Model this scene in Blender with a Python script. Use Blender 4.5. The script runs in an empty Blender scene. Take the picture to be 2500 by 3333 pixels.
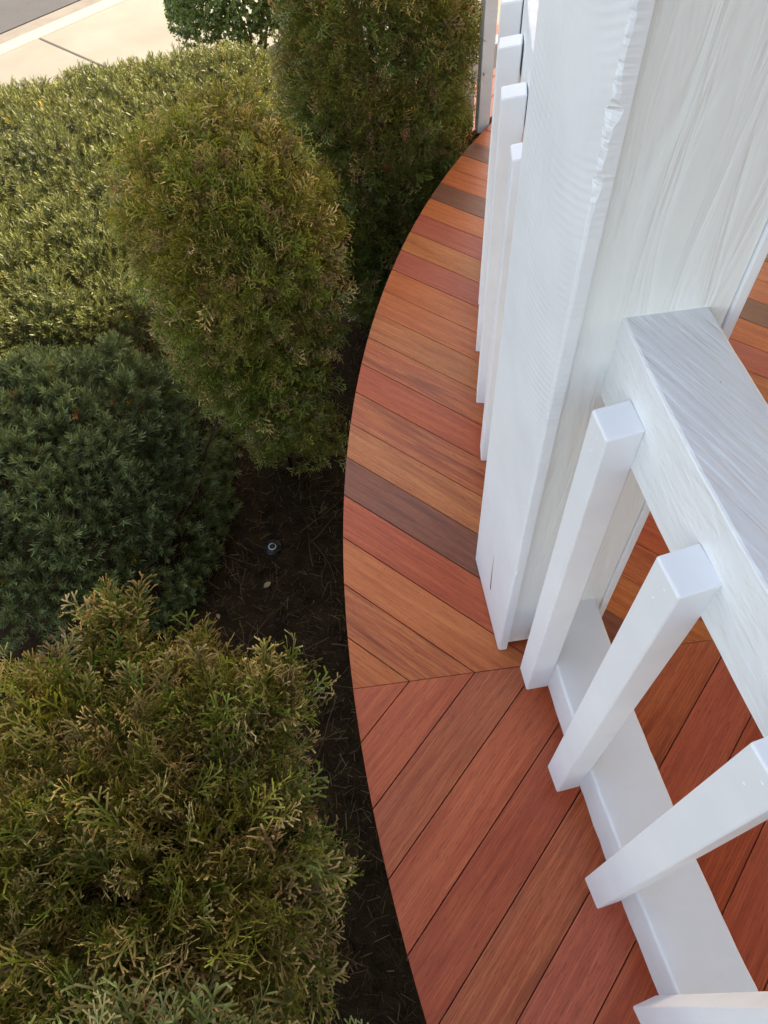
import bpy, math, random
import numpy as np
from mathutils import Matrix, Vector
random.seed(7); rng = np.random.default_rng(11)
sc = bpy.context.scene

# ------------------------------------------------------------------ camera
F_PX, PITCH, ROLL, CAM_H = 2318.725, 0.607165, -0.082587, 1.328226
cam_d = bpy.data.cameras.new('camera'); cam = bpy.data.objects.new('camera', cam_d)
sc.collection.objects.link(cam); sc.camera = cam
cam_d.sensor_fit = 'VERTICAL'; cam_d.sensor_height = 24.0; cam_d.lens = F_PX / 3333 * 24
cam_d.clip_start = 0.02; cam_d.clip_end = 1500
cam.matrix_world = Matrix.Translation((0, 0, CAM_H)) @ Matrix.Rotation(PITCH, 4, 'X') @ Matrix.Rotation(ROLL, 4, 'Z')

# ------------------------------------------------------------------ light
SUN_EL, SUN_AZ = math.radians(37), math.radians(50)      # azimuth clockwise from +Y
w = bpy.data.worlds.new('World'); sc.world = w; w.use_nodes = True
nt = w.node_tree; bg = nt.nodes['Background']
sky = nt.nodes.new('ShaderNodeTexSky'); sky.sky_type = 'NISHITA'; sky.sun_disc = False
sky.sun_elevation = SUN_EL; sky.sun_rotation = SUN_AZ; sky.air_density = 1.0; sky.dust_density = 2.2; sky.ozone_density = 1.0
nt.links.new(sky.outputs[0], bg.inputs[0]); bg.inputs[1].default_value = 0.15
sd = bpy.data.lights.new('sun', 'SUN'); sd.energy = 3.2; sd.angle = math.radians(0.6); sd.color = (1, .97, .90)
sun = bpy.data.objects.new('sun', sd); sc.collection.objects.link(sun)
sv = Vector((math.sin(SUN_AZ) * math.cos(SUN_EL), math.cos(SUN_AZ) * math.cos(SUN_EL), math.sin(SUN_EL)))
sun.rotation_euler = sv.to_track_quat('Z', 'Y').to_euler()
vs = sc.view_settings; vs.view_transform = 'Standard'; vs.look = 'None'; vs.gamma = 1; vs.exposure = 2.2
vs.use_white_balance = True; vs.white_balance_temperature = 8900; vs.white_balance_tint = 14      # the camera's shade white balance
vs.use_curve_mapping = False
sc.cycles.max_bounces = 8; sc.cycles.diffuse_bounces = 4; sc.cycles.transmission_bounces = 4

# ------------------------------------------------------------------ helpers
COL = sc.collection
def link(name, me, m=None, parent=None):
    o = bpy.data.objects.new(name, me); COL.objects.link(o)
    if parent: o.parent = parent
    if m and me is not None: me.materials.append(m)
    return o
def tag(o, label=None, cat=None, group=None, kind=None):
    if label: o['label'] = label
    if cat: o['category'] = cat
    if group: o['group'] = group
    if kind: o['kind'] = kind
    return o
def empty(name, label=None, cat=None, group=None, kind=None, loc=(0, 0, 0)):
    o = bpy.data.objects.new(name, None); COL.objects.link(o); o.location = loc; o.empty_display_size = .1
    return tag(o, label, cat, group, kind)
def pydata(name, v, f, m=None, parent=None, smooth=False):
    me = bpy.data.meshes.new(name); me.from_pydata([tuple(map(float, p)) for p in v], [], f); me.update()
    if smooth: me.polygons.foreach_set('use_smooth', [True] * len(me.polygons))
    return link(name, me, m, parent)
def quads_mesh(name, V, Q, col=None, m=None, parent=None, smooth=False):
    """V (n,3), Q (m,4) int, col (n,3) -> one mesh"""
    me = bpy.data.meshes.new(name)
    me.vertices.add(len(V)); me.vertices.foreach_set('co', V.astype(np.float32).ravel())
    me.loops.add(Q.size); me.loops.foreach_set('vertex_index', Q.astype(np.int32).ravel())
    me.polygons.add(len(Q)); me.polygons.foreach_set('loop_start', np.arange(0, Q.size, 4, dtype=np.int32))
    if smooth: me.polygons.foreach_set('use_smooth', np.ones(len(Q), bool))
    if col is not None:
        a = me.attributes.new('leaf', 'FLOAT_COLOR', 'POINT')
        a.data.foreach_set('color', np.c_[col, np.ones(len(col))].astype(np.float32).ravel())
    me.update(calc_edges=True)
    return link(name, me, m, parent)
BOXF = [(0, 3, 2, 1), (4, 5, 6, 7), (0, 1, 5, 4), (1, 2, 6, 5), (2, 3, 7, 6), (3, 0, 4, 7)]
def box(name, x0, x1, y0, y1, z0, z1, m, parent=None, bev=0.0):
    v = [(x0, y0, z0), (x1, y0, z0), (x1, y1, z0), (x0, y1, z0), (x0, y0, z1), (x1, y0, z1), (x1, y1, z1), (x0, y1, z1)]
    o = pydata(name, v, BOXF, m, parent)
    if bev: bevel(o, bev)
    return o
def bevel(o, wd, seg=2):
    b = o.modifiers.new('bevel', 'BEVEL'); b.width = wd; b.segments = seg; b.limit_method = 'ANGLE'; b.angle_limit = math.radians(30)
    b.harden_normals = False
def tube(path, radii, sides=6):
    path = np.array(path, float); V = []; Q = []
    for i, p in enumerate(path):
        t = path[min(i + 1, len(path) - 1)] - path[max(i - 1, 0)]; t /= np.linalg.norm(t) + 1e-9
        a = np.cross(t, [.31, .2, .93] if abs(t[2]) < .9 else [1, 0, 0]); a /= np.linalg.norm(a); b = np.cross(t, a)
        for k in range(sides):
            th = 2 * math.pi * k / sides; V.append(p + radii[i] * (a * math.cos(th) + b * math.sin(th)))
    for i in range(len(path) - 1):
        for k in range(sides):
            Q.append((i * sides + k, i * sides + (k + 1) % sides, (i + 1) * sides + (k + 1) % sides, (i + 1) * sides + k))
    return np.array(V), np.array(Q)
def join(parts):
    V = []; Q = []; n = 0
    for v, q in parts: V.append(v); Q.append(q + n); n += len(v)
    return np.vstack(V), np.vstack(Q)
def lump(p, freq, seed):
    r = np.random.default_rng(seed); s = 0
    for k in range(5):
        d = r.normal(size=3); d /= np.linalg.norm(d); s = s + np.sin(p @ d * freq * (1 + .35 * k) + r.uniform(0, 6.28)) / (1 + .4 * k)
    return s / 2.6

# ------------------------------------------------------------------ materials
class MT:
    def __init__(s, name):
        s.m = bpy.data.materials.new(name); s.m.use_nodes = True; s.t = s.m.node_tree; s.b = s.t.nodes['Principled BSDF']
    def n(s, typ, **kw):
        nd = s.t.nodes.new(typ)
        for k, v in kw.items():
            if k in nd.inputs.keys(): nd.inputs[k].default_value = v
            else: setattr(nd, k, v)
        return nd
    def l(s, a, b): s.t.links.new(a, b)
    def coords(s, scale=(1, 1, 1), rot=(0, 0, 0), space='Object', rnd=False):
        tc = s.n('ShaderNodeTexCoord'); mp = s.n('ShaderNodeMapping'); mp.inputs['Scale'].default_value = scale
        if any(rot):
            m0 = s.n('ShaderNodeMapping'); m0.inputs['Rotation'].default_value = rot; s.l(tc.outputs[space], m0.inputs[0]); s.l(m0.outputs[0], mp.inputs[0])
        else: s.l(tc.outputs[space], mp.inputs[0])
        if rnd:
            oi = s.n('ShaderNodeObjectInfo'); mu = s.n('ShaderNodeMath', operation='MULTIPLY'); mu.inputs[1].default_value = 37.0
            s.l(oi.outputs['Random'], mu.inputs[0]); cb = s.n('ShaderNodeCombineXYZ')
            for i in range(3): s.l(mu.outputs[0], cb.inputs[i])
            s.l(cb.outputs[0], mp.inputs['Location'])
        return mp.outputs[0]
    def noise(s, co, scale, detail=4, rough=.55, dist=0.0):
        nd = s.n('ShaderNodeTexNoise'); nd.inputs['Scale'].default_value = scale; nd.inputs['Detail'].default_value = detail
        nd.inputs['Roughness'].default_value = rough; nd.inputs['Distortion'].default_value = dist; s.l(co, nd.inputs['Vector']); return nd.outputs[0]
    def ramp(s, f, stops):
        r = s.n('ShaderNodeValToRGB'); e = r.color_ramp.elements
        while len(e) < len(stops): e.new(.5)
        for i, (p, c) in enumerate(stops): e[i].position = p; e[i].color = (*c, 1) if len(c) == 3 else c
        s.l(f, r.inputs[0]); return r.outputs[0]
    def mix(s, f, a, b, blend='MIX'):
        mx = s.n('ShaderNodeMix', data_type='RGBA', blend_type=blend)
        for sock, v in ((mx.inputs[0], f), (mx.inputs[6], a), (mx.inputs[7], b)):
            if hasattr(v, 'links'): s.l(v, sock)
            elif isinstance(v, (int, float)): sock.default_value = v
            else: sock.default_value = (*v, 1)
        return mx.outputs[2]
    def add(s, pairs):
        out = None
        for f, k in pairs:
            mu = s.n('ShaderNodeMath', operation='MULTIPLY'); s.l(f, mu.inputs[0]); mu.inputs[1].default_value = k
            if out is None: out = mu.outputs[0]
            else:
                ad = s.n('ShaderNodeMath', operation='ADD'); s.l(out, ad.inputs[0]); s.l(mu.outputs[0], ad.inputs[1]); out = ad.outputs[0]
        return out
    def bump(s, h, strength, dist, prev=None):
        b = s.n('ShaderNodeBump'); b.inputs['Strength'].default_value = strength; b.inputs['Distance'].default_value = dist
        s.l(h, b.inputs['Height'])
        if prev: s.l(prev, b.inputs['Normal'])
        s.l(b.outputs[0], s.b.inputs['Normal']); return b.outputs[0]
    def set(s, rough=None, col=None, spec=None):
        if col is not None:
            if hasattr(col, 'links'): s.l(col, s.b.inputs['Base Color'])
            else: s.b.inputs['Base Color'].default_value = (*col, 1)
        if rough is not None:
            if hasattr(rough, 'links'): s.l(rough, s.b.inputs['Roughness'])
            else: s.b.inputs['Roughness'].default_value = rough
        if spec is not None: s.b.inputs['Specular IOR Level'].default_value = spec
        return s.m

def paint(name, scale, rot=(0, 0, 0), ridge=.6, depth=.0006, wave=38, base=(.80, .81, .82), sawn=0.0, dist=2.5, grain=0):
    """white paint over wood: ridges run along local X after the rotation"""
    t = MT(name); co = t.coords(scale, rot)
    wv = t.n('ShaderNodeTexWave', bands_direction='Y'); wv.inputs['Scale'].default_value = wave / 3.2; wv.inputs['Distortion'].default_value = dist
    wv.inputs['Detail'].default_value = 3; wv.inputs['Detail Scale'].default_value = .6; t.l(co, wv.inputs['Vector'])
    n1 = t.noise(co, wave * .8, 3, .6)
    co2 = t.coords(); n2 = t.noise(co2, 260, 2, .5); n3 = t.noise(co2, 9, 3, .5)
    hs = [(wv.outputs['Fac'], ridge), (n1, .5), (n2, .12), (t.noise(co2, 28, 2, .5), 2.0)]
    if grain:
        g1 = t.noise(co, grain, 2, .5, .15); g2 = t.noise(co, grain * .25, 2, .5, .6)
        hs += [(t.ramp(g1, [(.38, (0,) * 3), (.56, (1,) * 3)]), 1.0), (g2, 1.2)]
    h = t.add(hs)
    nb = t.bump(h, 1.0, depth)
    if sawn:       # arcs left by the saw across the board: phase = height + k * y^2
        sp_ = t.n('ShaderNodeSeparateXYZ'); t.l(co2, sp_.inputs[0])
        def mth(op, a_, b_):
            nd = t.n('ShaderNodeMath', operation=op)
            for i_, q_ in enumerate((a_, b_)):
                if q_ is None: continue
                if hasattr(q_, 'links'): t.l(q_, nd.inputs[i_])
                else: nd.inputs[i_].default_value = q_
            return nd.outputs[0]
        yo = mth('SUBTRACT', sp_.outputs[1], .13); ph = mth('ADD', sp_.outputs[2], mth('MULTIPLY', mth('MULTIPLY', yo, yo), -2.2))
        ph = mth('ADD', mth('MULTIPLY', ph, 6.283 / .0092), mth('MULTIPLY', t.noise(co2, 14, 3, .5), 5.0))
        sw = mth('MULTIPLY', mth('SINE', ph, None), t.ramp(t.noise(co2, 5, 2, .5), [(.4, (.15,) * 3), (.65, (1,) * 3)]))
        t.bump(sw, sawn, .0007, nb)
    dirt = t.ramp(n3, [(.3, tuple(c * .93 for c in base)), (.6, base)])
    sp = t.noise(co2, 55, 3, .7); spots = t.ramp(sp, [(.765, (0, 0, 0)), (.79, (1, 1, 1))])
    col = t.mix(spots, dirt, (.48, .44, .38))
    return t.set(.42, col, .5)
M_RAILTOP = paint('rail_paint', (.12, 1, 1), (0, 0, math.radians(66)), .22, .0006, 110, dist=6, grain=80)
M_RAIL = paint('rail_side_paint', (.35, .35, 1.6), (0, 0, 0), .15, .0004, 60, grain=60)
M_BAL = paint('baluster_paint', (1, 1, .15), (0, 0, 0), .25, .0003, 60, (.82, .82, .84))
M_POSTF = paint('post_board_paint', (1.3, 1.3, .12), (0, 0, 0), .25, .0004, 50, (.80, .81, .83), sawn=.22)
def post_core():
    t = MT('post_core_paint'); co = t.coords((1, 1, .10)); n1 = t.noise(co, 34, 3, .55, .8); n2 = t.noise(t.coords((1, 1, .5)), 30, 3, .5)
    h = t.ramp(n1, [(.30, (0, 0, 0)), (.5, (.75,) * 3), (.62, (1, 1, 1))]); nb = t.bump(h, .8, .0022); t.bump(n2, .8, .0015, nb)
    return t.set(.45, (.80, .81, .79), .5)
M_CORE = post_core()

def wood(name, base, dark, light, streak=.5, seed=0):
    t = MT(name)
    co = t.coords((1.3, 26, 26), rnd=True); g = t.noise(co, 3.0, 6, .62, .6)
    fine = t.noise(t.coords((3.5, 230, 230), rnd=True), 3.0, 3, .6)
    blot = t.noise(t.coords((2.2, 9, 9), rnd=True), 2.0, 3, .5, .4)
    pores = t.noise(t.coords((26, 420, 420), rnd=True), 2.0, 2, .5)
    c1 = t.ramp(g, [(.28, dark), (.48, base), (.72, light)])
    c2 = t.mix(t.ramp(blot, [(.35, (.0,) * 3), (.7, (.65,) * 3)]), c1, tuple(.5 * a + .5 * b for a, b in zip(base, light)))
    bl2 = t.noise(t.coords((1.1, 14, 14), rnd=True), 1.6, 3, .55, 1.0)
    c2 = t.mix(t.ramp(bl2, [(.56, (0,) * 3), (.70, (streak,) * 3)]), c2, tuple(b * .8 for b in dark))
    c3 = t.mix(t.ramp(fine, [(.40, (.30 + streak * .3,) * 3), (.55, (0,) * 3)]), c2, tuple(b * .72 for b in dark))
    hl = t.ramp(fine, [(.60, (0,) * 3), (.74, (.5,) * 3)]); c3 = t.mix(hl, c3, tuple(min(1, b * 1.35) for b in light))
    c4 = t.mix(t.ramp(pores, [(.60, (0,) * 3), (.68, (.55,) * 3)]), c3, tuple(b * .35 for b in dark))
    t.bump(t.add([(fine, .6), (pores, -.5), (g, .3)]), .5, .0006)
    r = t.ramp(blot, [(.3, (.31,) * 3), (.7, (.44,) * 3)])
    return t.set(r, c4, .32)
WOODS = {
 'orange': wood('ipe_orange', (0.551, 0.135, 0.044), (0.403, 0.078, 0.025), (0.657, 0.204, 0.059), .2),
 'red':    wood('ipe_red', (0.477, 0.085, 0.031), (0.329, 0.050, 0.022), (0.594, 0.139, 0.046), .3),
 'rose':   wood('ipe_rose', (0.463, 0.098, 0.053), (0.317, 0.060, 0.035), (0.585, 0.144, 0.071), .2),
 'tan':    wood('ipe_tan', (0.509, 0.143, 0.046), (0.360, 0.081, 0.028), (0.657, 0.244, 0.078), .4),
 'stripe': wood('ipe_striped', (0.509, 0.114, 0.038), (0.307, 0.057, 0.025), (0.636, 0.220, 0.069), .8),
 'grey':   wood('ipe_greybrown', (0.223, 0.081, 0.044), (0.148, 0.050, 0.028), (0.307, 0.114, 0.059), .3),
 'plum':   wood('ipe_plum', (.235, .072, .040), (.150, .044, .027), (.34, .110, .052), .5),
 'brown':  wood('ipe_brown', (0.432, 0.081, 0.037), (0.280, 0.048, 0.024), (0.547, 0.132, 0.056), .4),
 'brick':  wood('ipe_brick', (0.531, 0.109, 0.046), (0.366, 0.067, 0.032), (0.659, 0.166, 0.067), .35),
 'olive':  wood('ipe_olive', (0.463, 0.100, 0.043), (0.300, 0.063, 0.029), (0.588, 0.174, 0.073), .6),
}
def simple(name, col, rough=.8, bscale=None, bd=.01, var=None, spec=.5):
    t = MT(name); co = t.coords()
    if var: c = t.ramp(t.noise(co, var[0], 5, .6), [(.3, var[1]), (.7, col)])
    else: c = col
    if bscale: t.bump(t.noise(co, bscale, 4, .6), .6, bd)
    return t.set(rough, c, spec)
M_SOIL = simple('garden_soil', (.052, .029, .014), .98, 60, .02, (14, (.020, .012, .006)), .05)
M_CONC = simple('sidewalk_concrete', (.185, .180, .155), .9, 300, .002, (1.6, (.135, .130, .110)))
M_CURB = simple('curb_concrete', (.22, .21, .19), .9, 200, .003, (5, (.25, .23, .19)))
M_GUT = simple('gutter_concrete', (.15, .14, .12), .9, 200, .003, (5, (.11, .10, .09)))
M_ASPH = simple('asphalt', (.045, .047, .052), .9, 400, .004, (4, (.036, .038, .042)))
M_CRACK = simple('joint_dark', (.07, .06, .05), .95)
M_LAWN = simple('lawn_soil', (.06, .08, .03), .95, 30, .02)
M_SIDING = simple('house_siding', (.70, .70, .67), .6, 40, .002)
M_CEIL = simple('porch_ceiling', (.78, .78, .76), .6, 40, .001)
M_SHIN = simple('roof_shingle', (.09, .085, .08), .9, 40, .01)
M_BLACK = simple('black_plastic', (.012, .012, .013), .4)
M_RING = simple('grey_ring_plastic', (.60, .60, .57), .5)
M_BARK = simple('shrub_bark', (.085, .052, .030), .95, 90, .004, (20, (.045, .028, .018)), .1)
M_SKIRT = simple('deck_framing', (.05, .035, .025), .9, 60, .003)
M_DEAD = simple('dead_leaf', (.42, .30, .16), .7, 60, .001)
M_TWIG = simple('twig', (.11, .070, .038), .95, spec=.1)
def leafmat(name, rough=.45, trans=.3, spec=.5):
    t = MT(name); at = t.n('ShaderNodeAttribute', attribute_name='leaf'); t.l(at.outputs['Color'], t.b.inputs['Base Color'])
    t.b.inputs['Roughness'].default_value = rough; t.b.inputs['Specular IOR Level'].default_value = spec
    tr = t.n('ShaderNodeBsdfTranslucent'); mu = t.mix(1.0, at.outputs['Color'], (1.3, 1.35, .7), 'MULTIPLY'); t.l(mu, tr.inputs['Color'])
    mx = t.n('ShaderNodeMixShader'); mx.inputs[0].default_value = trans; t.l(t.b.outputs[0], mx.inputs[1]); t.l(tr.outputs[0], mx.inputs[2])
    t.l(mx.outputs[0], t.t.nodes['Material Output'].inputs['Surface']); return t.m
M_THUJA = leafmat('arborvitae_foliage', .45, .10, .4)
M_YEW = leafmat('yew_needles', .45, .15, .3)
M_HOLLY = leafmat('glossy_leaves', .35, .4, .5)
M_DUFF = leafmat('duff', .9, .05, .08)

# ------------------------------------------------------------------ layout constants (metres; camera foot at the origin)
CX, CY, R_DECK = 3.0139, .75084, 3.1111
A1, A2 = .844058, -.736148            # normals of the two board directions
C1, C2 = .402147, -.331276
BW = .0905
GZ = -1.0                             # garden level
n1 = np.array([math.cos(A1), math.sin(A1)]); n2 = np.array([math.cos(A2), math.sin(A2)])
D1 = n1.copy(); N1 = np.array([-n1[1], n1[0]])      # house wall 1 runs along n1, N1 points out to the garden
D2 = n2.copy(); N2 = np.array([-n2[1], n2[0]]) * -1  # wall 2 runs along n2
def er(phi, base):
    return base + .8 * (1 - math.cos(math.radians(phi - 180.5)))
def pol(phi, r, z=0.0):
    a = math.radians(phi); return np.array([CX + r * math.cos(a), CY + r * math.sin(a), z])

# ------------------------------------------------------------------ ground, pavement, road (joined along the same 45 degree line as the house)
box('garden_ground', -300, 300, -300, 300, GZ - .3, GZ, M_SOIL)['kind'] = 'structure'
rdir = np.array([.70, .714]); rn = np.array([-.714, .70])
def strip_box(name, off0, off1, z0, z1, m, s0=-60, s1=60, parent=None):
    P0 = np.array([-2.55, 6.18])
    c = [P0 + rdir * s0 + rn * off0, P0 + rdir * s1 + rn * off0, P0 + rdir * s1 + rn * off1, P0 + rdir * s0 + rn * off1]
    v = [(p[0], p[1], z) for z in (z0, z1) for p in c]
    return pydata(name, v, BOXF, m, parent)
# ------------------------------------------------------------------ deck
deck = empty('deck', kind='structure')
def clip(poly, n, c, keep_ge=True):
    out = []; sgn = 1 if keep_ge else -1
    for i in range(len(poly)):
        a, b = poly[i], poly[(i + 1) % len(poly)]
        da, db = sgn * (a @ n - c), sgn * (b @ n - c)
        if da >= 0: out.append(a)
        if (da >= 0) != (db >= 0): out.append(a + (b - a) * (da / (da - db)))
    return out
phis = np.radians(np.arange(136, 232, 0.5))
arc = [np.array([CX + R_DECK * math.cos(a), CY + R_DECK * math.sin(a)]) for a in phis]
ext1 = arc[0] + n1 * 5.0; ext2 = arc[-1] + n2 * 5.0
region = arc + [ext2, np.array([CX, CY]) + n2 * 5.0, np.array([CX, CY]), np.array([CX, CY]) + n1 * 5.0, ext1]
J20 = np.array([.022, .518]); J19 = np.array([.151, .525]); sd_ = (J19 - J20) / np.linalg.norm(J19 - J20); sn = np.array([-sd_[1], sd_[0]])
def board(name, k, n, c, upper, key, gap=.0018):
    lo, hi = c + k * BW + gap / 2, c + (k + 1) * BW - gap / 2
    poly = list(region)
    # region is not convex at the house corner; clip the two halves apart first
    poly = clip(poly, sn, J20 @ sn + (.0006 if upper else -.0006), upper)
    poly = clip(poly, n, lo, True); poly = clip(poly, n, hi, False) if poly else poly
    if len(poly) < 3: return None
    ang = math.atan2(n[1], n[0]) - math.pi / 2; ca, sa = math.cos(-ang), math.sin(-ang)
    cen = sum(poly) / len(poly)
    loc = [np.array([(p - cen)[0] * ca - (p - cen)[1] * sa, (p - cen)[0] * sa + (p - cen)[1] * ca]) for p in poly]
    cl = []
    for p in loc:
        if not cl or np.linalg.norm(p - cl[-1]) > .0004: cl.append(p)
    if np.linalg.norm(cl[0] - cl[-1]) < .0004: cl.pop()
    if len(cl) < 3: return None
    ar = .5 * sum(cl[i][0] * cl[(i + 1) % len(cl)][1] - cl[(i + 1) % len(cl)][0] * cl[i][1] for i in range(len(cl)))
    if abs(ar) < 2e-4: return None
    if ar < 0: cl.reverse()
    m_ = len(cl); dz = random.uniform(-.0006, .0006)
    v = [(p[0], p[1], -.022) for p in cl] + [(p[0], p[1], dz) for p in cl]
    f = [tuple(range(m_ - 1, -1, -1)), tuple(range(m_, 2 * m_))] + [(i, (i + 1) % m_, m_ + (i + 1) % m_, m_ + i) for i in range(m_)]
    o = pydata('deck_board', v, f, WOODS[key], deck); o.location = (cen[0], cen[1], 0); o.rotation_euler = (0, 0, ang)
    b = o.modifiers.new('bevel', 'BEVEL'); b.width = .0009; b.segments = 2; b.limit_method = 'ANGLE'; b.angle_limit = math.radians(40)
    return o
# colours by board, read off the photograph (index 0 = the pair that meets at the first mitre junction outside-in)
up_keys = {-1: 'orange', 0: 'stripe', 1: 'orange', 2: 'red', 3: 'plum', 4: 'tan', 5: 'stripe', 6: 'red', 7: 'stripe', 8: 'tan', 9: 'orange',
           10: 'orange', 11: 'rose', 12: 'tan', 13: 'rose', 14: 'orange', 15: 'grey', 16: 'orange', 17: 'orange', 18: 'grey', 19: 'orange', 20: 'rose',
           21: 'grey', 22: 'tan', 23: 'red', 24: 'grey', 25: 'orange', 26: 'plum', 27: 'red', 28: 'orange', 29: 'brown', 30: 'rose', 31: 'orange', 32: 'grey'}
lo_keys = {-1: 'brick', 0: 'brick', 1: 'olive', 2: 'brick', 3: 'brown', 4: 'olive', 5: 'rose', 6: 'brown', 7: 'rose', 8: 'olive', 9: 'brown', 10: 'rose', 11: 'brown', 12: 'olive', 13: 'plum', 14: 'brown'}
pool = ['orange', 'red', 'rose', 'tan', 'brown', 'grey', 'plum', 'stripe', 'olive']
for k in range(-12, 46): board('b', k, n1, C1, True, up_keys.get(k, random.choice(pool)))
for k in range(-12, 46): board('b', k, n2, C2, False, lo_keys.get(k, random.choice(pool)))
# rim joist under the nosing
V = []; Q = []
for i, a in enumerate(phis):
    for r in (R_DECK - .035, R_DECK - .075):
        for z in (GZ, -.024): V.append((CX + r * math.cos(a), CY + r * math.sin(a), z))
    if i: b = 4 * i; Q += [(b - 4, b, b + 1, b - 3), (b - 2, b - 1, b + 3, b + 2), (b - 3, b + 1, b + 3, b - 1), (b - 4, b - 2, b + 2, b)]
quads_mesh('deck_skirt', np.array(V), np.array(Q), None, M_SKIRT)
tag(bpy.data.objects['deck_skirt'], kind='structure')

# ------------------------------------------------------------------ house and porch roof (outside the frame, they throw the shade)
C_ = np.array([CX, CY])
def prism(name, pts, z0, z1, m, parent=None):
    k = len(pts); v = [(p[0], p[1], z0) for p in pts] + [(p[0], p[1], z1) for p in pts]
    f = [tuple(range(k - 1, -1, -1)), tuple(range(k, 2 * k))] + [(i, (i + 1) % k, k + (i + 1) % k, k + i) for i in range(k)]
    return pydata(name, v, f, m, parent)
house = empty('house', 'white house whose walls stand behind the curved porch', 'house', loc=(CX, CY, GZ))
h1 = prism('wall', [C_, C_ + n2 * 9, C_ + n2 * 9 + n1 * 9, C_ + n1 * 9], GZ, 3.0, M_SIDING); h1.parent = house; h1.matrix_parent_inverse = Matrix.Translation((-CX, -CY, -GZ))
RR = 3.22
rarc = [C_ + RR * np.array([math.cos(a), math.sin(a)]) for a in np.radians(np.linspace(138.4, 227.8, 60))]
pr = prism('porch_roof', rarc + [rarc[-1] + n2 * 9, C_ + n2 * 9, C_, C_ + n1 * 9, rarc[0] + n1 * 9], 2.42, 2.70, M_CEIL)
tag(pr, 'white porch roof carried by the square posts', 'roof')

# ------------------------------------------------------------------ porch post
px, py, pphi = .0, .0, 181.6
d_t = np.array([.0715, -.9974]); d_t /= np.linalg.norm(d_t); d_i = np.array([-d_t[1], d_t[0]])   # tangential (towards camera), inward
if d_i[0] < 0: d_i = -d_i
corner = np.array([.203, .565])         # outer corner nearest the camera
CRK = [(.1035, .200, .0005), (.1025, .165, .0012), (.1010, .130, .0022), (.0985, .105, .0034), (.0960, .088, .0050), (.0950, .081, .0012)]
Lf = .213; TOPZ = 2.42
ang_p = math.atan2(d_i[1], d_i[0])
post = empty('porch_post', 'square white porch post boxed in rough boards between the two railings', 'post', loc=(corner[0], corner[1], 0)); post.rotation_euler = (0, 0, ang_p)
# local frame: x inward, y towards +Y (away from the camera); corner at the origin
def chip_board(name, x0, x1, y0, y1, zs, chips, m):
    """vertical board with a worn front/camera corner edge"""
    V = []; prof = []
    r = np.random.default_rng(5)
    def nz(z, sd, f): return sum(math.sin(z * f * q_ + sd * 1.7 * q_) / q_ ** .7 for q_ in (1, 2.3, 3.9, 6.1)) / 2.2
    for z in zs:
        wdn = 0
        for (z0, sg, dp) in chips: wdn += dp * math.exp(-((z - z0) / sg) ** 2)
        base_c = .0032 + .0008 * nz(z, 1, 21)
        ca = max(.0018, base_c + wdn * max(0, .55 + .75 * nz(z, 2, 95))); cb = max(.0018, base_c + wdn * max(0, .5 + .8 * nz(z, 5, 140))); cc = .4 + .25 * nz(z, 9, 180) * (wdn > .001)
        wob = .0002 * r.normal()
        ca, cb = min(ca, .014), min(cb, .016)
        V += [(x0, y1, z), (x1, y1, z), (x1, y0, z), (x0 + ca, y0 + wob, z), (x0 + ca * cc, y0 + cb * cc, z), (x0, y0 + cb + wob, z), (x0, (y0 + y1) / 2, z)]
    k = 7; F = []
    for i in range(len(zs) - 1):
        for j in range(k): a, b = i * k + j, i * k + (j + 1) % k; F.append((a, a + k, b + k, b)) 
    F.append(tuple(range(k))); F.append(tuple(range(len(zs) * k - 1, (len(zs) - 1) * k - 1, -1)))
    return pydata(name, V, F, m, post)
zs = np.r_[np.linspace(.004, .06, 8), np.linspace(.08, .7, 60), np.linspace(.71, .95, 24), np.linspace(.952, 1.12, 80), np.linspace(1.15, TOPZ, 20)]
chip_board('front_board', 0, .0165, 0, Lf, zs, [(1.035, .034, .0075), (.975, .025, .0035), (1.10, .012, .002), (.32, .02, .0015), (.012, .014, .004)], M_POSTF)
def split(name, pts, m):
    V = []; F = []
    for i, (y, z, wd) in enumerate(pts): V += [(-.0006, y - wd / 2, z), (-.0006, y + wd / 2, z)]
    for i in range(len(pts) - 1): F.append((2 * i, 2 * i + 1, 2 * i + 3, 2 * i + 2))
    return pydata(name, V, F, m, post)
split('crack', CRK, M_CRACK)
cr = box('post_core', .0168, .185, .010, Lf - .010, .012, TOPZ, M_CORE, post, .002)
box('back_board', .1853, .198, .006, Lf - .006, .004, TOPZ, M_POSTF, post, .002)

# ------------------------------------------------------------------ curved railings
def swept(name, p0, p1, r0, r1, z0, z1, m, parent, step=.5, jit=0.0, bev=.003, cut0=0, cut1=0, caps=(True, True)):
    n = max(2, int(abs(p1 - p0) / step) + 1); ph = np.linspace(p0, p1, n); V = []; F = []
    for i, a in enumerate(ph):
        c = (cut0 if i == 0 else 0) + (cut1 if i == n - 1 else 0)
        for (r, z, dd) in ((r0, z0, -c), (r1, z0, c), (r1, z1, c), (r0, z1, -c)):
            V.append(pol(a + dd, er(a, r) + jit * random.uniform(-1, 1), z))
    for i in range(n - 1):
        for j in range(4): a, b = i * 4 + j, i * 4 + (j + 1) % 4; F.append((a, a + 4, b + 4, b))
    if caps[0]: F += [(0, 1, 2, 3)]
    if caps[1]: F += [tuple(range(len(V) - 1, len(V) - 5, -1))]
    # orient
    o = pydata(name, V, F, m, parent)
    import bmesh as _b
    bm = _b.new(); bm.from_mesh(o.data); _b.ops.recalc_face_normals(bm, faces=bm.faces); bm.to_mesh(o.data); bm.free()
    if bev: bevel(o, bev)
    return o
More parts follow.
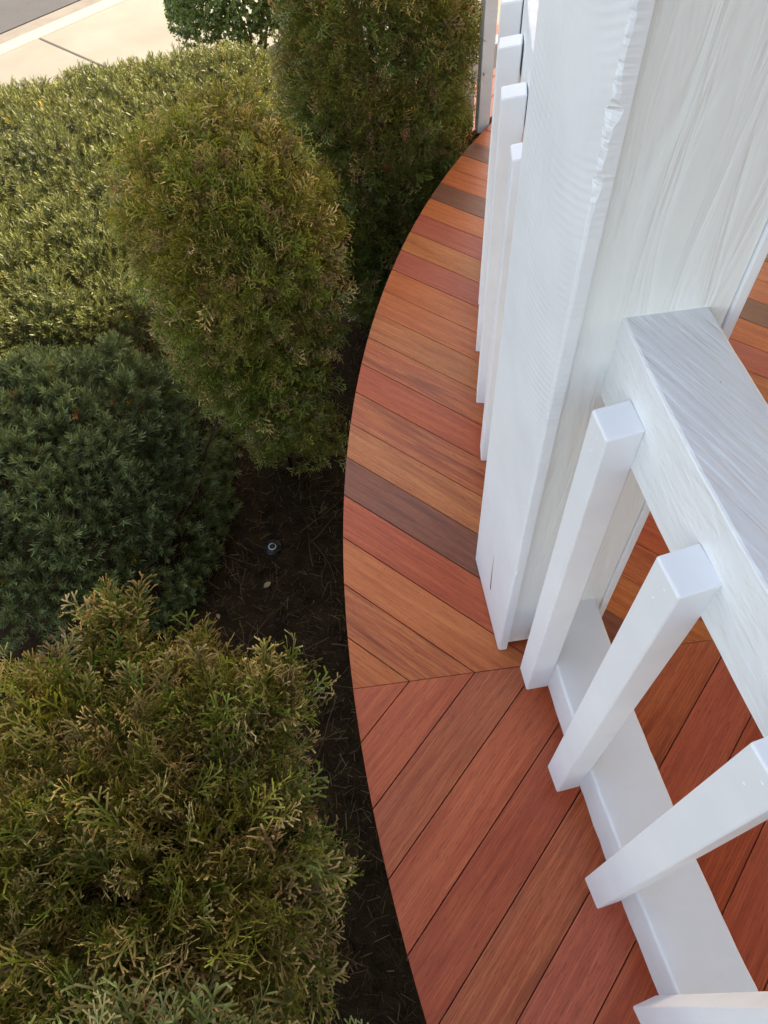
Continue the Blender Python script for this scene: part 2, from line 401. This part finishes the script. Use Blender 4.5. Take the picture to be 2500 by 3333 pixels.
def baluster_mesh():
    # local: x outward (radial), y tangential, origin at inner face centre, z from 0
    h, wd, dp, s = .713, .0455, .0415, .004
    v = [(0, -wd / 2, 0), (dp, -wd / 2, 0), (dp, wd / 2, 0), (0, wd / 2, 0), (0, -wd / 2, h), (dp, -wd / 2, h - .008), (dp, wd / 2, h - .008), (0, wd / 2, h)]
    me = bpy.data.meshes.new('baluster'); me.from_pydata(v, [], BOXF); me.update(); me.materials.append(M_BAL); return me
BAL = baluster_mesh()
def nail_mesh():
    v = [(0, .0022 * math.cos(k * math.pi / 4), .0022 * math.sin(k * math.pi / 4)) for k in range(8)] + [(.0006, .0015 * math.cos(k * math.pi / 4), .0015 * math.sin(k * math.pi / 4)) for k in range(8)]
    me = bpy.data.meshes.new('nail_head'); me.from_pydata(v, [], [(k, (k + 1) % 8, 8 + (k + 1) % 8, 8 + k) for k in range(8)] + [tuple(range(8, 16))]); me.materials.append(M_BAL); return me
NAIL = nail_mesh()
def baluster(parent, phi):
    o = bpy.data.objects.new('baluster', BAL); COL.objects.link(o); o.parent = parent
    o.location = pol(phi, er(phi, 2.7497), .050 + random.uniform(-.002, .002)); o.rotation_euler = (random.uniform(-.004, .004), random.uniform(-.003, .003), math.radians(phi + random.uniform(-.35, .35)))
    bevel(o, .0028, 3)
    if phi > 184:
        for yy, zz_ in ((-.004, .024), (.006, .052), (-.002, .660), (.005, .688)):
            n_ = bpy.data.objects.new('nail_head', NAIL); COL.objects.link(n_); n_.parent = o; n_.location = (.0416, yy, zz_)
near = empty('porch_railing', 'curved white railing in the foreground, from the post towards the camera', 'railing', 'curved white porch railings')
swept('top_rail', 183.0, 203.0, 2.655, 2.750, .697, .815, M_RAILTOP, near, .5, .0004, .0030)
swept('bottom_rail', 183.0, 206.0, 2.645, 2.750, .052, .152, M_RAIL, near, .5, .0008, .004)
for p in (185.45, 189.20, 192.85, 196.36, 200.0, 203.6): baluster(near, p)
far = empty('porch_railing', 'curved white railing beyond the post, following the deck edge away', 'railing', 'curved white porch railings')
swept('top_rail', 150.0, 179.6, 2.655, 2.750, .697, .815, M_RAILTOP, far, .5, .0006, .0035)
swept('bottom_rail', 150.0, 179.6, 2.645, 2.750, .052, .152, M_RAIL, far, .5, .0008, .004)
for p in (177.75, 174.28, 170.60, 166.95, 163.3, 159.7, 156.1, 152.5): baluster(far, p)

# ------------------------------------------------------------------ things beyond the deck end
M_SIDEWALK = M_CONC
def obox(name, org, dirx, lx, ly, z0, z1, m, parent=None, bev=.002):
    dy = np.array([-dirx[1], dirx[0]]); c = [org, org + dirx * lx, org + dirx * lx + dy * ly, org + dy * ly]
    v = [(p[0], p[1], z) for z in (z0, z1) for p in c]; o = pydata(name, v, BOXF, m, parent)
    if bev: bevel(o, bev)
    return o
land = empty('step', kind='structure')
for i in range(5):
    obox('step_board', np.array([.30, 2.62]) + N1 * (.02 + i * .0905) - D1 * .1, D1, 2.6, .087, -.19, -.165, WOODS[['tan', 'orange', 'tan', 'red', 'orange', 'tan', 'orange', 'rose', 'tan'][i]], land, .0015)
obox('step_frame', np.array([.34, 2.70]), D1, 2.4, .38, GZ, -.195, M_SKIRT, land, 0)
sr = empty('stair_railing', 'straight white stair railing past the far end of the deck', 'railing')
obox('bottom_rail', np.array([.36, 2.66]), D1, 1.8, .04, .05, .135, M_RAIL, sr)
obox('top_rail', np.array([.36, 2.66]), D1, 1.8, .04, .70, .80, M_RAIL, sr)
obox('post', np.array([.452, 2.575]), np.array([.99, .13]) / 1, .042, .042, -.03, 1.0, M_RAIL, sr)
nb_ = obox('newel_post', np.array([.425, 2.80]), D1, .085, .085, -.165, .02, M_RAIL)
tag(nb_, 'short white newel block on the step beside the far railing', 'post')

# pavement and road
so = strip_box('sidewalk', -1.75, -.17, GZ - .1, GZ + .06, M_CONC); tag(so, kind='structure')
cu = strip_box('curb', -.165, .0, GZ - .1, GZ + .064, M_CURB); tag(cu, kind='structure'); bevel(cu, .012)
gu = strip_box('gutter', .004, .30, GZ - .15, GZ - .004 + .012, M_GUT); tag(gu, kind='structure')
rd = strip_box('road', .304, 8, GZ - .15, GZ + .014, M_ASPH); tag(rd, kind='structure')
wk = prism('walkway', [np.array([.2, 3.9]), np.array([9., 4.2]), np.array([9., 14.]), np.array([.0, 10.5])], GZ - .1, GZ + .05, M_CONC); tag(wk, kind='structure')
for s in (.18, 1.75, -1.4):      # control joints across the sidewalk
    P0 = np.array([-2.55, 6.18]) + rdir * (s - .006); c = [P0 + rn * -1.75, P0 + rn * -.17, P0 + rn * -.17 + rdir * .014, P0 + rn * -1.75 + rdir * .014]
    j = pydata('sidewalk_joint', [(p[0], p[1], GZ + .064) for p in c], [(0, 3, 2, 1)], M_CRACK); tag(j, kind='structure')

# ------------------------------------------------------------------ foliage templates
def quad(V, Q, T, p0, p1, w0, w1, t0, t1, nrm=np.array([0, 0, 1.])):
    d = p1 - p0; L = np.linalg.norm(d)
    if L < 1e-6: return
    s = np.cross(nrm, d / L); s /= np.linalg.norm(s) + 1e-9; n = len(V)
    V += [p0 - s * w0 / 2, p0 + s * w0 / 2, p1 + s * w1 / 2, p1 - s * w1 / 2]; T += [t0, t0, t1, t1]; Q.append((n, n + 1, n + 2, n + 3))
def thuja_spray(seed, L=.10, w=.0024, step=.0085, fine=True):
    r = np.random.default_rng(seed); V = []; Q = []; T = []
    curl = r.uniform(-2.2, .6); side = r.uniform(-.8, .8)
    def bend(p): return np.array([p[0] + side * p[1] ** 2 * 2, p[1], p[2] + curl * p[1] ** 2 + r.normal() * .0012 + .8 * abs(p[0]) ** 1.5 * r.normal() * .6])
    pts = [bend(np.array([0, y, 0.])) for y in np.linspace(0, L, 5)]
    for i in range(4): quad(V, Q, T, pts[i], pts[i + 1], w * .9, w, i / 4, (i + 1) / 4)
    y = .018; sgn = 1
    while y < L - .004:
        sgn = -sgn; bl = ((L - y) * .55 + .012) * r.uniform(.75, 1.15); a = math.radians(r.uniform(34, 50)); st = y / L
        p = np.array([0, y, 0.]); d = np.array([sgn * math.sin(a), math.cos(a), r.normal() * .22]); segs = max(1, int(bl / .017)) if fine else 1
        for s in range(segs):
            q = p + d * bl / segs; tt = st + (1 - st) * (s + 1) / segs
            quad(V, Q, T, bend(p), bend(q), w, w * (1.0 if s < segs - 1 else .9), st + (1 - st) * s / segs, min(1, tt))
            if fine and bl > .014:
                for sg2 in ((1, -1) if s < segs - 1 else (sgn,)):
                    a2 = math.atan2(d[0], d[1]) + sg2 * math.radians(r.uniform(30, 45)); d2 = np.array([math.sin(a2), math.cos(a2), 0])
                    m0 = p + d * bl / segs * r.uniform(.35, .8); ll = r.uniform(.007, .015); d2[2] = r.normal() * .45
                    quad(V, Q, T, bend(m0), bend(m0 + d2 * ll), w, w * .95, st, 1.0)
            elif not fine and bl > .018:
                a2 = math.atan2(d[0], d[1]) + sgn * -.6; d2 = np.array([math.sin(a2), math.cos(a2), 0]); m0 = p + d * bl * .5
                quad(V, Q, T, bend(m0), bend(m0 + d2 * bl * .4), w, w, st + .2, 1.0)
            p = q; d = np.array([math.sin(a * sgn * (1 - .25 * (s + 1))), math.cos(a * (1 - .25 * (s + 1))), 0]); d /= np.linalg.norm(d)
        y += step * r.uniform(.7, 1.3)
    return np.array(V), np.array(Q), np.clip(np.array(T), 0, 1)
def yew_sprig(seed, L=.075, nn=26, nl=.025, w=.0030):
    r = np.random.default_rng(seed); V = []; Q = []; T = []
    quad(V, Q, T, np.zeros(3), np.array([0, L, .0]), .002, .0015, 0, 0)
    for i in range(nn):
        f = (i + .5) / nn; y = L * (.12 + .88 * f); az = i * 2.399 + r.normal() * .3; up = math.radians(r.uniform(40, 62) * (1 - .55 * f ** 3))
        rad = np.array([math.cos(az), 0, math.sin(az) * .75]); rad /= np.linalg.norm(rad)
        d = rad * math.sin(up) + np.array([0, math.cos(up), 0]); l = nl * r.uniform(.75, 1.1) * (1 - .35 * f ** 4)
        nm = np.cross(d, np.cross(np.array([0, 1., 0]), d)); nm = nm + r.normal(size=3) * .3
        p = np.array([0, y, 0.]); mid = p + d * l * .6; end = p + d * l + np.array([0, .0015, -.001])
        if nn > 20: quad(V, Q, T, p, mid, w * .7, w, f, f, nm); quad(V, Q, T, mid, end, w, w * .35, f, min(1, f + .1), nm)
        else: quad(V, Q, T, p, end, w, w * .6, f, f, nm)
    return np.array(V), np.array(Q), np.clip(np.array(T), 0, 1)
def broad_sprig(seed):
    r = np.random.default_rng(seed); V = []; Q = []; T = []
    for i in range(7):
        az = i * 2.4; d = np.array([math.cos(az) * .8, .5, math.sin(az) * .8]); p = np.array([0, .006 * i, 0]); nm = np.array([0, 1, 0]) + r.normal(size=3) * .4
        e = p + d * .026; m = p + d * .013; quad(V, Q, T, p, m, .006, .016, .2, .6, nm); quad(V, Q, T, m, e, .016, .006, .6, 1, nm)
    return np.array(V), np.array(Q), np.array(T)

def frames(g, n):
    """rotation matrices (N,3,3): local Y -> g, local Z -> n made perpendicular"""
    g = g / np.linalg.norm(g, axis=1, keepdims=True); x = np.cross(g, n); x /= np.linalg.norm(x, axis=1, keepdims=True) + 1e-9
    z = np.cross(x, g); return np.stack([x, g, z], axis=2)
def scatter(tmpls, pos, Rm, scl, colf, seed=0):
    """returns V, Q, C for all instances"""
    r = np.random.default_rng(seed); which = r.integers(0, len(tmpls), len(pos)); VV = []; QQ = []; CC = []; n = 0
    for k, (tv, tq, tt) in enumerate(tmpls):
        ix = np.where(which == k)[0]
        if not len(ix): continue
        v = np.einsum('nij,vj->nvi', Rm[ix], tv) * scl[ix, None, None] + pos[ix, None, :]
        VV.append(v.reshape(-1, 3)); QQ.append((tq[None] + (np.arange(len(ix)) * len(tv))[:, None, None]).reshape(-1, 4) + n); n += len(ix) * len(tv)
        CC.append(colf(ix, tt).reshape(-1, 3))
    return np.vstack(VV), np.vstack(QQ), np.vstack(CC)

def thuja_colors(pos, seed, tan=.5, gold=.5, green=(.080, .110, .028)):
    r = np.random.default_rng(seed); N = len(pos)
    patch = np.clip(.5 + .5 * lump(pos, 16, seed + 3), 0, 1)
    mixv = np.clip(patch * .7 + r.uniform(0, .5, N) - .1, 0, 1)[:, None]
    base = np.array(green) * (1 - mixv) + np.array((.27, .20, .028)) * mixv * (gold + .3) + np.array(green) * mixv * (.7 - gold)
    base *= r.uniform(.65, 1.3, (N, 1))
    tanp = (r.uniform(0, 1, N) < tan)
    br = r.uniform(0, 1, N) < .07
    base[br] = np.array((.17, .095, .045)) * r.uniform(.7, 1.2, (br.sum(), 1))
    tipc = np.where(tanp[:, None], np.array((.86, .54, .22)) * r.uniform(.5, 1.15, (N, 1)), base * 2.2)
    tp = r.uniform(.80, .95, N)
    def f(ix, tt):
        a = np.clip((tt[None, :] - tp[ix, None]) / .12, 0, 1)[..., None]
        return base[ix, None, :] * (1 - a) + tipc[ix, None, :] * a
    return f

def crown(name, label, base, prof, N, tm, L=1.0, seed=1, seg=None, tan=.5, gold=.5, green=(.085, .135, .022), keep=None, extra=None, depth=.16, group='arborvitae shrubs along the deck edge', stems=5):
    """prof: list of (z, radius); base=(x, y)"""
    r = np.random.default_rng(seed); zz = np.array([p[0] for p in prof]); rr = np.array([p[1] for p in prof])
    zt = zz[-1]
    # sample by lateral area: arc length of the profile times radius
    s = np.r_[0, np.cumsum(np.hypot(np.diff(zz), np.diff(rr)))]; sf = np.linspace(0, s[-1], 400)
    zf, rf = np.interp(sf, s, zz), np.interp(sf, s, rr); wgt = rf + .01; cdf = np.cumsum(wgt); cdf /= cdf[-1]
    M = int(N * (1.6 if keep else 1)); u = r.uniform(0, 1, M); ii = np.searchsorted(cdf, u); th = r.uniform(0, 2 * math.pi, M)
    z = zf[ii] + r.normal(size=M) * .01; ra = rf[ii]
    dz = np.gradient(zf, sf)[ii]; dr = np.gradient(rf, sf)[ii]
    n = np.stack([np.cos(th) * dz, np.sin(th) * dz, -dr], 1); n /= np.linalg.norm(n, axis=1, keepdims=True) + 1e-9
    surf = np.stack([base[0] + ra * np.cos(th), base[1] + ra * np.sin(th), z], 1)
    lm = lump(surf, 13, seed) * .035 + lump(surf, 42, seed + 9) * .042
    dep = r.uniform(0, 1, M) ** 1.3 * depth
    pos = surf + n * (lm - dep - .045)[:, None]
    if keep is not None:
        k = keep(surf); pos, n, surf, dep, lm = pos[k][:N], n[k][:N], surf[k][:N], dep[k][:N], lm[k][:N]
    if extra is not None:
        for (c, rad, m_, g) in extra:
            q = r.normal(size=(m_, 3)); q /= np.linalg.norm(q, axis=1, keepdims=True); pos = np.vstack([pos, np.array(c) + q * rad * r.uniform(.2, 1, (m_, 1))])
            n = np.vstack([n, q * .4 + np.array(g)]); 
    M = len(pos)
    g = n * r.uniform(.6, 1.1, (M, 1)) + np.array([0, 0, 1.]) * r.uniform(.1, .8, (M, 1)) + r.normal(size=(M, 3)) * .36
    pn = np.cross(g, r.normal(size=(M, 3)) + np.array([0, 0, .2]))
    pn = pn * .7 + n * .5
    sc_ = r.uniform(.7, 1.25, M) * L
    V, Q, C = scatter(tm, pos, frames(g, pn), sc_, thuja_colors(pos, seed, tan, gold, green), seed)
    root = empty(name, label, 'shrub', group, loc=(base[0], base[1], GZ))
    inv = Matrix.Translation((-base[0], -base[1], -GZ))
    c = quads_mesh('crown', V, Q, C, M_THUJA, root); c.matrix_parent_inverse = inv; c['kind'] = 'stuff'
    parts = []
    for k in range(stems):
        a = r.uniform(0, 6.28); rb = .03; rt = .30 * max(rr)
        path = [np.array([base[0] + math.cos(a) * (rb + (rt - rb) * t) + r.normal() * .006, base[1] + math.sin(a) * (rb + (rt - rb) * t) + r.normal() * .006, GZ + (zt - GZ - .12) * t]) for t in np.linspace(0, 1, 9)]
        parts.append(tube(path, np.linspace(.020, .004, 9)))
        for t in range(1, 7):
            for _ in range(5):
                aa = a + r.normal() * 1.1; ll = max(.02, r.uniform(.62, .85) * np.interp(path[t][2] + .06, zz, rr) - math.hypot(path[t][0] - base[0], path[t][1] - base[1]) * .9)
                p0 = path[t]; mid = p0 + np.array([math.cos(aa), math.sin(aa), .5]) * ll * .5; e = p0 + np.array([math.cos(aa), math.sin(aa), .75]) * ll
                parts.append(tube([p0, mid, e], [.005, .0035, .0012], 4))
    tv, tq = join(parts); t_ = quads_mesh('trunk', tv, tq, None, M_BARK, root, True); t_.matrix_parent_inverse = inv
    return root

TH_F = [thuja_spray(s, .085, .0029, .0095, True) for s in range(12)]
TH_S = [thuja_spray(s + 50, .10, .0034, .012, False) for s in range(8)]
TH_M = [thuja_spray(s + 80, .085, .0028, .0105, True) for s in range(8)]

crown('arborvitae_shrub', 'large arborvitae with tan-tipped fronds, nearest of the full shrubs in the bottom left corner', (-.52, .225),
      [(-.95, .20), (-.6, .30), (-.2, .37), (.02, .375), (.11, .32), (.16, .18), (.17, .0)], 6200, TH_F, 1.0, 3, tan=.65, gold=.42, green=(.072, .125, .018), depth=.22,
      keep=lambda p: (p[:, 2] > -.75), extra=[((-.56, .66, .03), .045, 50, (0, .3, 1)), ((-.55, .58, -.02), .07, 80, (0, .3, 1)), ((-.24, .47, .05), .07, 90, (.3, .3, .8)), ((-.29, .44, -.01), .09, 90, (.3, .3, .8)), ((-.66, .50, .06), .07, 80, (-.2, .2, 1)), ((-.40, .55, -.02), .08, 90, (0, .4, .8))])
crown('arborvitae_shrub', 'pale silvery-green arborvitae tips poking in at the bottom edge of the photo', (-.34, -.325),
      [(-.9, .2), (-.3, .34), (.15, .36), (.30, .30), (.36, .15), (.37, 0)], 1500, TH_F, 1.05, 8, tan=.55, gold=.3, green=(.13, .19, .075), depth=.1,
      keep=lambda p: (p[:, 1] > -.45) & (p[:, 2] > -.1))
crown('arborvitae_shrub', 'egg-shaped arborvitae standing alone in the middle, beside the dark bare soil', (-.39, 1.90),
      [(-.92, .10), (-.7, .17), (-.45, .26), (-.15, .305), (.10, .325), (.25, .300), (.35, .24), (.40, .15), (.415, 0)], 9500, TH_M, .84, 5, tan=.38, gold=.36, depth=.16,
      extra=[((-.22, 1.70, -.62), .12, 160, (.2, -.4, .3))])
crown('arborvitae_shrub', 'tall dark arborvitae column touching the deck edge, rising out of the top of the photo', (.11, 2.74),
      [(-.95, .16), (-.7, .27), (-.3, .33), (.2, .345), (.7, .31), (.95, .2), (1.05, 0)], 15000, TH_M, .95, 6, tan=.25, gold=.25, green=(.060, .100, .026), depth=.15)

# ------------------------------------------------------------------ yew (low spreading hedge)
YB = np.array([(-1.9, .98), (-1.20, 1.0), (-.92, 1.08), (-.70, 1.32), (-.62, 1.62), (-.64, 2.2), (-.62, 2.9), (-.42, 3.4), (-.22, 3.9), (-.18, 4.45), (-.6, 4.62), (-1.2, 4.60), (-2.0, 4.36), (-3.0, 3.8), (-3.4, 2.8), (-3.0, 1.4)])
def sdist(p):
    """signed distance inside the outline (positive inside)"""
    n = len(YB); d = np.full(len(p), 1e9); ins = np.zeros(len(p), bool)
    for i in range(n):
        a, b = YB[i], YB[(i + 1) % n]; ab = b - a; t = np.clip(((p - a) @ ab) / (ab @ ab), 0, 1); d = np.minimum(d, np.linalg.norm(p - a - t[:, None] * ab, axis=1))
        c = ((a[1] > p[:, 1]) != (b[1] > p[:, 1])) & (p[:, 0] < (b[0] - a[0]) * (p[:, 1] - a[1]) / (b[1] - a[1] + 1e-12) + a[0]); ins ^= c
    return np.where(ins, d, -d)
def yh(p):
    d = np.clip(sdist(p), 0, 1); p3 = np.c_[p, np.zeros(len(p))]
    crease = np.exp(-((p[:, 1] - (2.15 + .25 * (p[:, 0] + 1))) / .09) ** 2) * .16
    return GZ + .12 + (.50 + .10 * np.clip((p[:, 1] - 1.5) / 3, 0, 1)) * (1 - np.exp(-d / .16)) + lump(p3, 7, 21) * .05 + lump(p3, 30, 22) * np.where(p[:, 1] < 2.1, .050, .030) - crease
YS = [yew_sprig(s, .060, 22, .027, .0034) for s in range(8)]; YSF = [yew_sprig(s + 30, .060, 15, .022, .0034) for s in range(6)]
def yew(label, mask, N, tm, seed, scale):
    r = np.random.default_rng(seed); p = np.zeros((0, 2))
    while len(p) < N:
        q = np.c_[r.uniform(-3.3, 0, 60000), r.uniform(.9, 5.1, 60000)]; dd = sdist(q)
        # only what can be seen (plus a margin); denser close by
        k = (dd > -.02) & mask(q) & (q[:, 0] > -.52 * q[:, 1] - .75) & (r.uniform(0, 1, len(q)) < np.clip(1.9 / np.hypot(q[:, 0], q[:, 1]), .25, 1)); p = np.vstack([p, q[k]])
    p = p[:N]; e = .01; h = yh(p); gx = (yh(p + [e, 0]) - h) / e; gy = (yh(p + [0, e]) - h) / e
    n = np.c_[-gx, -gy, np.ones(N)]; n /= np.linalg.norm(n, axis=1, keepdims=True)
    # sides of the mound: spread down to the soil
    edge = sdist(p) < .07; z = h - r.uniform(0, 1, N) ** 1.6 * .13; z[edge] -= r.uniform(0, 1, edge.sum()) * .30
    pos = np.c_[p, np.maximum(z, GZ + .05)] - n * .03
    g = n * .8 + np.array([0, 0, .45]) + r.normal(size=(N, 3)) * .42
    base = (np.array((.125, .155, .060)) if seed == 41 else np.array((.115, .128, .045))) * r.uniform(.5, 1.5, (N, 1)); yel = np.clip(lump(pos, 9, 77) * .5 + .35, 0, 1) * r.uniform(0, 1, N)
    base = base * (1 - yel[:, None] * .55) + np.array((.20, .175, .04)) * yel[:, None] * .55
    pick = (r.uniform(0, 1, N) < .004); base[pick] = np.array((.34, .25, .03)); pick = (r.uniform(0, 1, N) < .002); base[pick] = np.array((.28, .13, .04))
    def colf(ix, tt): return base[ix, None, :] * (.85 + .5 * tt[None, :, None] ** 2)
    pn = np.cross(g, r.normal(size=(N, 3)))
    V, Q, C = scatter(tm, pos, frames(g, pn), r.uniform(.75, 1.2, N) * scale, colf, seed)
    b = p.mean(0); root = empty('yew_shrub', label, 'shrub', 'low spreading yews', loc=(b[0], b[1], GZ)); inv = Matrix.Translation((-b[0], -b[1], -GZ))
    c = quads_mesh('crown', V, Q, C, M_YEW, root); c.matrix_parent_inverse = inv; c['kind'] = 'stuff'
    parts = []
    for k in range(9):
        c0 = np.array([*p[r.integers(0, N)], GZ]); 
        if sdist(c0[None, :2])[0] < .2: continue
        for _ in range(9):
            a = r.uniform(0, 6.28); l = r.uniform(.25, .5); parts.append(tube([c0, c0 + [math.cos(a) * l * .5, math.sin(a) * l * .5, .18], c0 + [math.cos(a) * l, math.sin(a) * l, .40]], [.011, .007, .002], 5))
    tv, tq = join(parts); t_ = quads_mesh('stem', tv, tq, None, M_BARK, root, True); t_.matrix_parent_inverse = inv; t_['kind'] = 'stuff'
    return root
crease_y = lambda q: 2.15 + .25 * (q[:, 0] + 1)
yew('dark blue-green yew mound in shade at the left, overhanging the bare soil', lambda q: q[:, 1] < crease_y(q), 5000, YS, 41, 1.0)
yew('wide sunlit yellow-green yew hedge spreading back to the sidewalk', lambda q: q[:, 1] >= crease_y(q), 23000, YSF, 42, 1.0)

# ------------------------------------------------------------------ rounded broadleaf shrub by the sidewalk
def holly(c, rad, N):
    r = np.random.default_rng(60); d = r.normal(size=(N, 3)); d[:, 2] = np.abs(d[:, 2]) * 1.0 - .25; d /= np.linalg.norm(d, axis=1, keepdims=True)
    pos = np.array(c) + d * np.array(rad) * (1 + .07 * lump(d, 6, 4) - r.uniform(0, 1, N) ** 1.6 * .28)[:, None]
    base = np.array((.14, .175, .055)) * r.uniform(.6, 1.5, (N, 1))
    V, Q, C = scatter([broad_sprig(s) for s in range(5)], pos, frames(d + r.normal(size=(N, 3)) * .5 + [0, 0, .5], r.normal(size=(N, 3))), r.uniform(.5, .9, N), lambda ix, tt: base[ix, None, :] * (.8 + .6 * tt[None, :, None]), 5)
    root = empty('boxwood_shrub', 'rounded bright green broadleaf shrub beside the sidewalk at the top of the photo', 'shrub', loc=(c[0], c[1], GZ)); inv = Matrix.Translation((-c[0], -c[1], -GZ))
    q = quads_mesh('crown', V, Q, C, M_HOLLY, root); q.matrix_parent_inverse = inv; q['kind'] = 'stuff'
    parts = []
    for k in range(14):
        a = k * .9; l = .3; b0 = np.array([c[0], c[1], GZ]); parts.append(tube([b0, b0 + [math.cos(a) * .1, math.sin(a) * .1, .35], b0 + [math.cos(a) * l, math.sin(a) * l, .8]], [.015, .009, .003], 5))
    tv, tq = join(parts); t_ = quads_mesh('stem', tv, tq, None, M_BARK, root, True); t_.matrix_parent_inverse = inv; t_['kind'] = 'stuff'
holly((-.60, 5.25, -.45), (.47, .47, .60), 9000)

# ------------------------------------------------------------------ floor of the bed
def litter(name, N, area, m, ln, wd, cols, seed, kind='stuff'):
    r = np.random.default_rng(seed); x = r.uniform(area[0], area[1], N); y = r.uniform(area[2], area[3], N)
    k = np.hypot(x - CX, y - CY) > R_DECK - .02; x, y = x[k], y[k]; N = len(x)
    V = []; Q = []; T = []; quad(V, Q, T, np.array([0, -.5, 0]), np.array([0, .5, 0]), 1, .8, 0, 1)
    a = r.uniform(0, 6.28, N); g = np.c_[np.cos(a), np.sin(a), r.normal(size=N) * .25]; n = np.c_[r.normal(size=(N, 2)) * .3, np.ones(N)]
    Rm = frames(g, n); L = r.uniform(*ln, N); W = r.uniform(*wd, N); Rm = Rm * np.stack([W, L, np.ones(N)], 1)[:, None, :]
    cc = np.array(cols)[r.integers(0, len(cols), N)] * r.uniform(.6, 1.3, (N, 1))
    v, q, c = scatter([(np.array(V), np.array(Q), np.array(T))], np.c_[x, y, np.full(N, GZ + .012) + r.uniform(0, .012, N)], Rm, np.ones(N), lambda ix, tt: np.repeat(cc[ix, None, :], 4, 1), seed)
    o = quads_mesh(name, v, q, c, m); tag(o, kind=kind); return o
tag(litter('bark_mulch', 6000, (-1.1, .9, -.3, 3.2), M_DUFF, (.008, .030), (.003, .008), [(.045, .026, .013), (.030, .018, .010), (.065, .038, .018), (.024, .016, .010)], 91), 'dark brown bark mulch and chips covering the shaded garden bed', 'mulch')
tag(litter('fallen_needles', 16000, (-1.1, .9, -.3, 3.2), M_DUFF, (.012, .05), (.0009, .0022), [(.12, .070, .030), (.09, .052, .024), (.05, .034, .016), (.20, .13, .065)], 92), 'thin brown fallen needles and thatch scattered over the garden bed', 'needles')
# wiry twigs lying on the soil
r = np.random.default_rng(5); parts = []
for k in range(90):
    x, y = (r.uniform(-.75, .1), r.uniform(.7, 2.2)) if k < 60 else (r.uniform(-.45, .2), r.uniform(-.3, .7))
    if math.hypot(x - CX, y - CY) < R_DECK - .05: continue
    a = r.uniform(0, 6.28); l = r.uniform(.06, .26); cv = r.normal() * 2.5; pts = []; p = np.array([x, y, GZ + .02 + r.uniform(0, .03)])
    for s in range(7): pts.append(p.copy()); p = p + np.array([math.cos(a), math.sin(a), r.normal() * .12]) * l / 6; p[2] = max(p[2], GZ + .012); a += cv * l / 6 + r.normal() * .12
    parts.append(tube(pts, np.linspace(r.uniform(.0014, .0026), .0008, 7), 4))
tv, tq = join(parts); o = quads_mesh('fallen_twigs', tv, tq, None, M_TWIG, None, True); tag(o, 'wiry brown fallen twigs lying on the bare soil under the arborvitae', 'twigs', kind='stuff')
STICK = [(-.800, 1.275, GZ + .02), (-.765, 1.230, GZ + .028), (-.725, 1.175, GZ + .02)]
v, q = tube(STICK, [.006, .006, .005], 8)
tag(quads_mesh('fallen_stick', v, q, None, M_BARK, None, True), 'short thick brown stick on the soil at the foot of the dark yew', 'stick')
# pop-up sprinkler head
SX, SY = -.44, 1.487
sp = empty('sprinkler_head', 'round black garden sprinkler head with a pale grey ring in the soil', 'sprinkler', loc=(SX, SY, GZ))
def disc(name, r0, r1, z0, z1, m):
    V = []; Q = []; n = 32
    for i in range(n):
        a = 2 * math.pi * i / n
        for rr_, zz_ in ((r0, z0), (r1, z0), (r1, z1), (r0, z1)): V.append((rr_ * math.cos(a), rr_ * math.sin(a), zz_))
    for i in range(n):
        for j in range(4): a, b = i * 4 + j, i * 4 + (j + 1) % 4; c, d = ((i + 1) % n) * 4 + (j + 1) % 4, ((i + 1) % n) * 4 + j; Q.append((a, d, c, b))
    return quads_mesh(name, np.array(V), np.array(Q), None, m, sp)
disc('body', .0005, .034, 0, .016, M_BLACK); disc('ring', .0118, .0152, .0162, .0195, M_RING); disc('cap', .0004, .0115, .0162, .0185, M_BLACK)
def leaf(x, y, a, s, label):
    V = []; F = []
    for i in range(9):
        t = i / 8; wd = .5 * math.sin(math.pi * min(1, t * .9 + .08)) ** .8; bend_ = .15 * math.sin(3 * t)
        V += [((t - .5) * s, -wd * s * .62, .016 + bend_ * s * .4), ((t - .5) * s, 0, .010 + bend_ * s * .4), ((t - .5) * s, wd * s * .62, .018 + bend_ * s * .4)]
    for i in range(8):
        for j in range(2): a_ = i * 3 + j; F.append((a_, a_ + 3, a_ + 4, a_ + 1))
    o = pydata('fallen_leaf', V, F, M_DEAD, None, True); o.location = (x, y, GZ + .012); o.rotation_euler = (.1, .1, a); tag(o, label, 'leaf')
leaf(-.455, 1.315, .7, .030, 'small tan fallen leaf on dark soil below the sprinkler head')
leaf(-.63, 1.20, 2.0, .022, 'small reddish-brown fallen leaf near the thick stick')
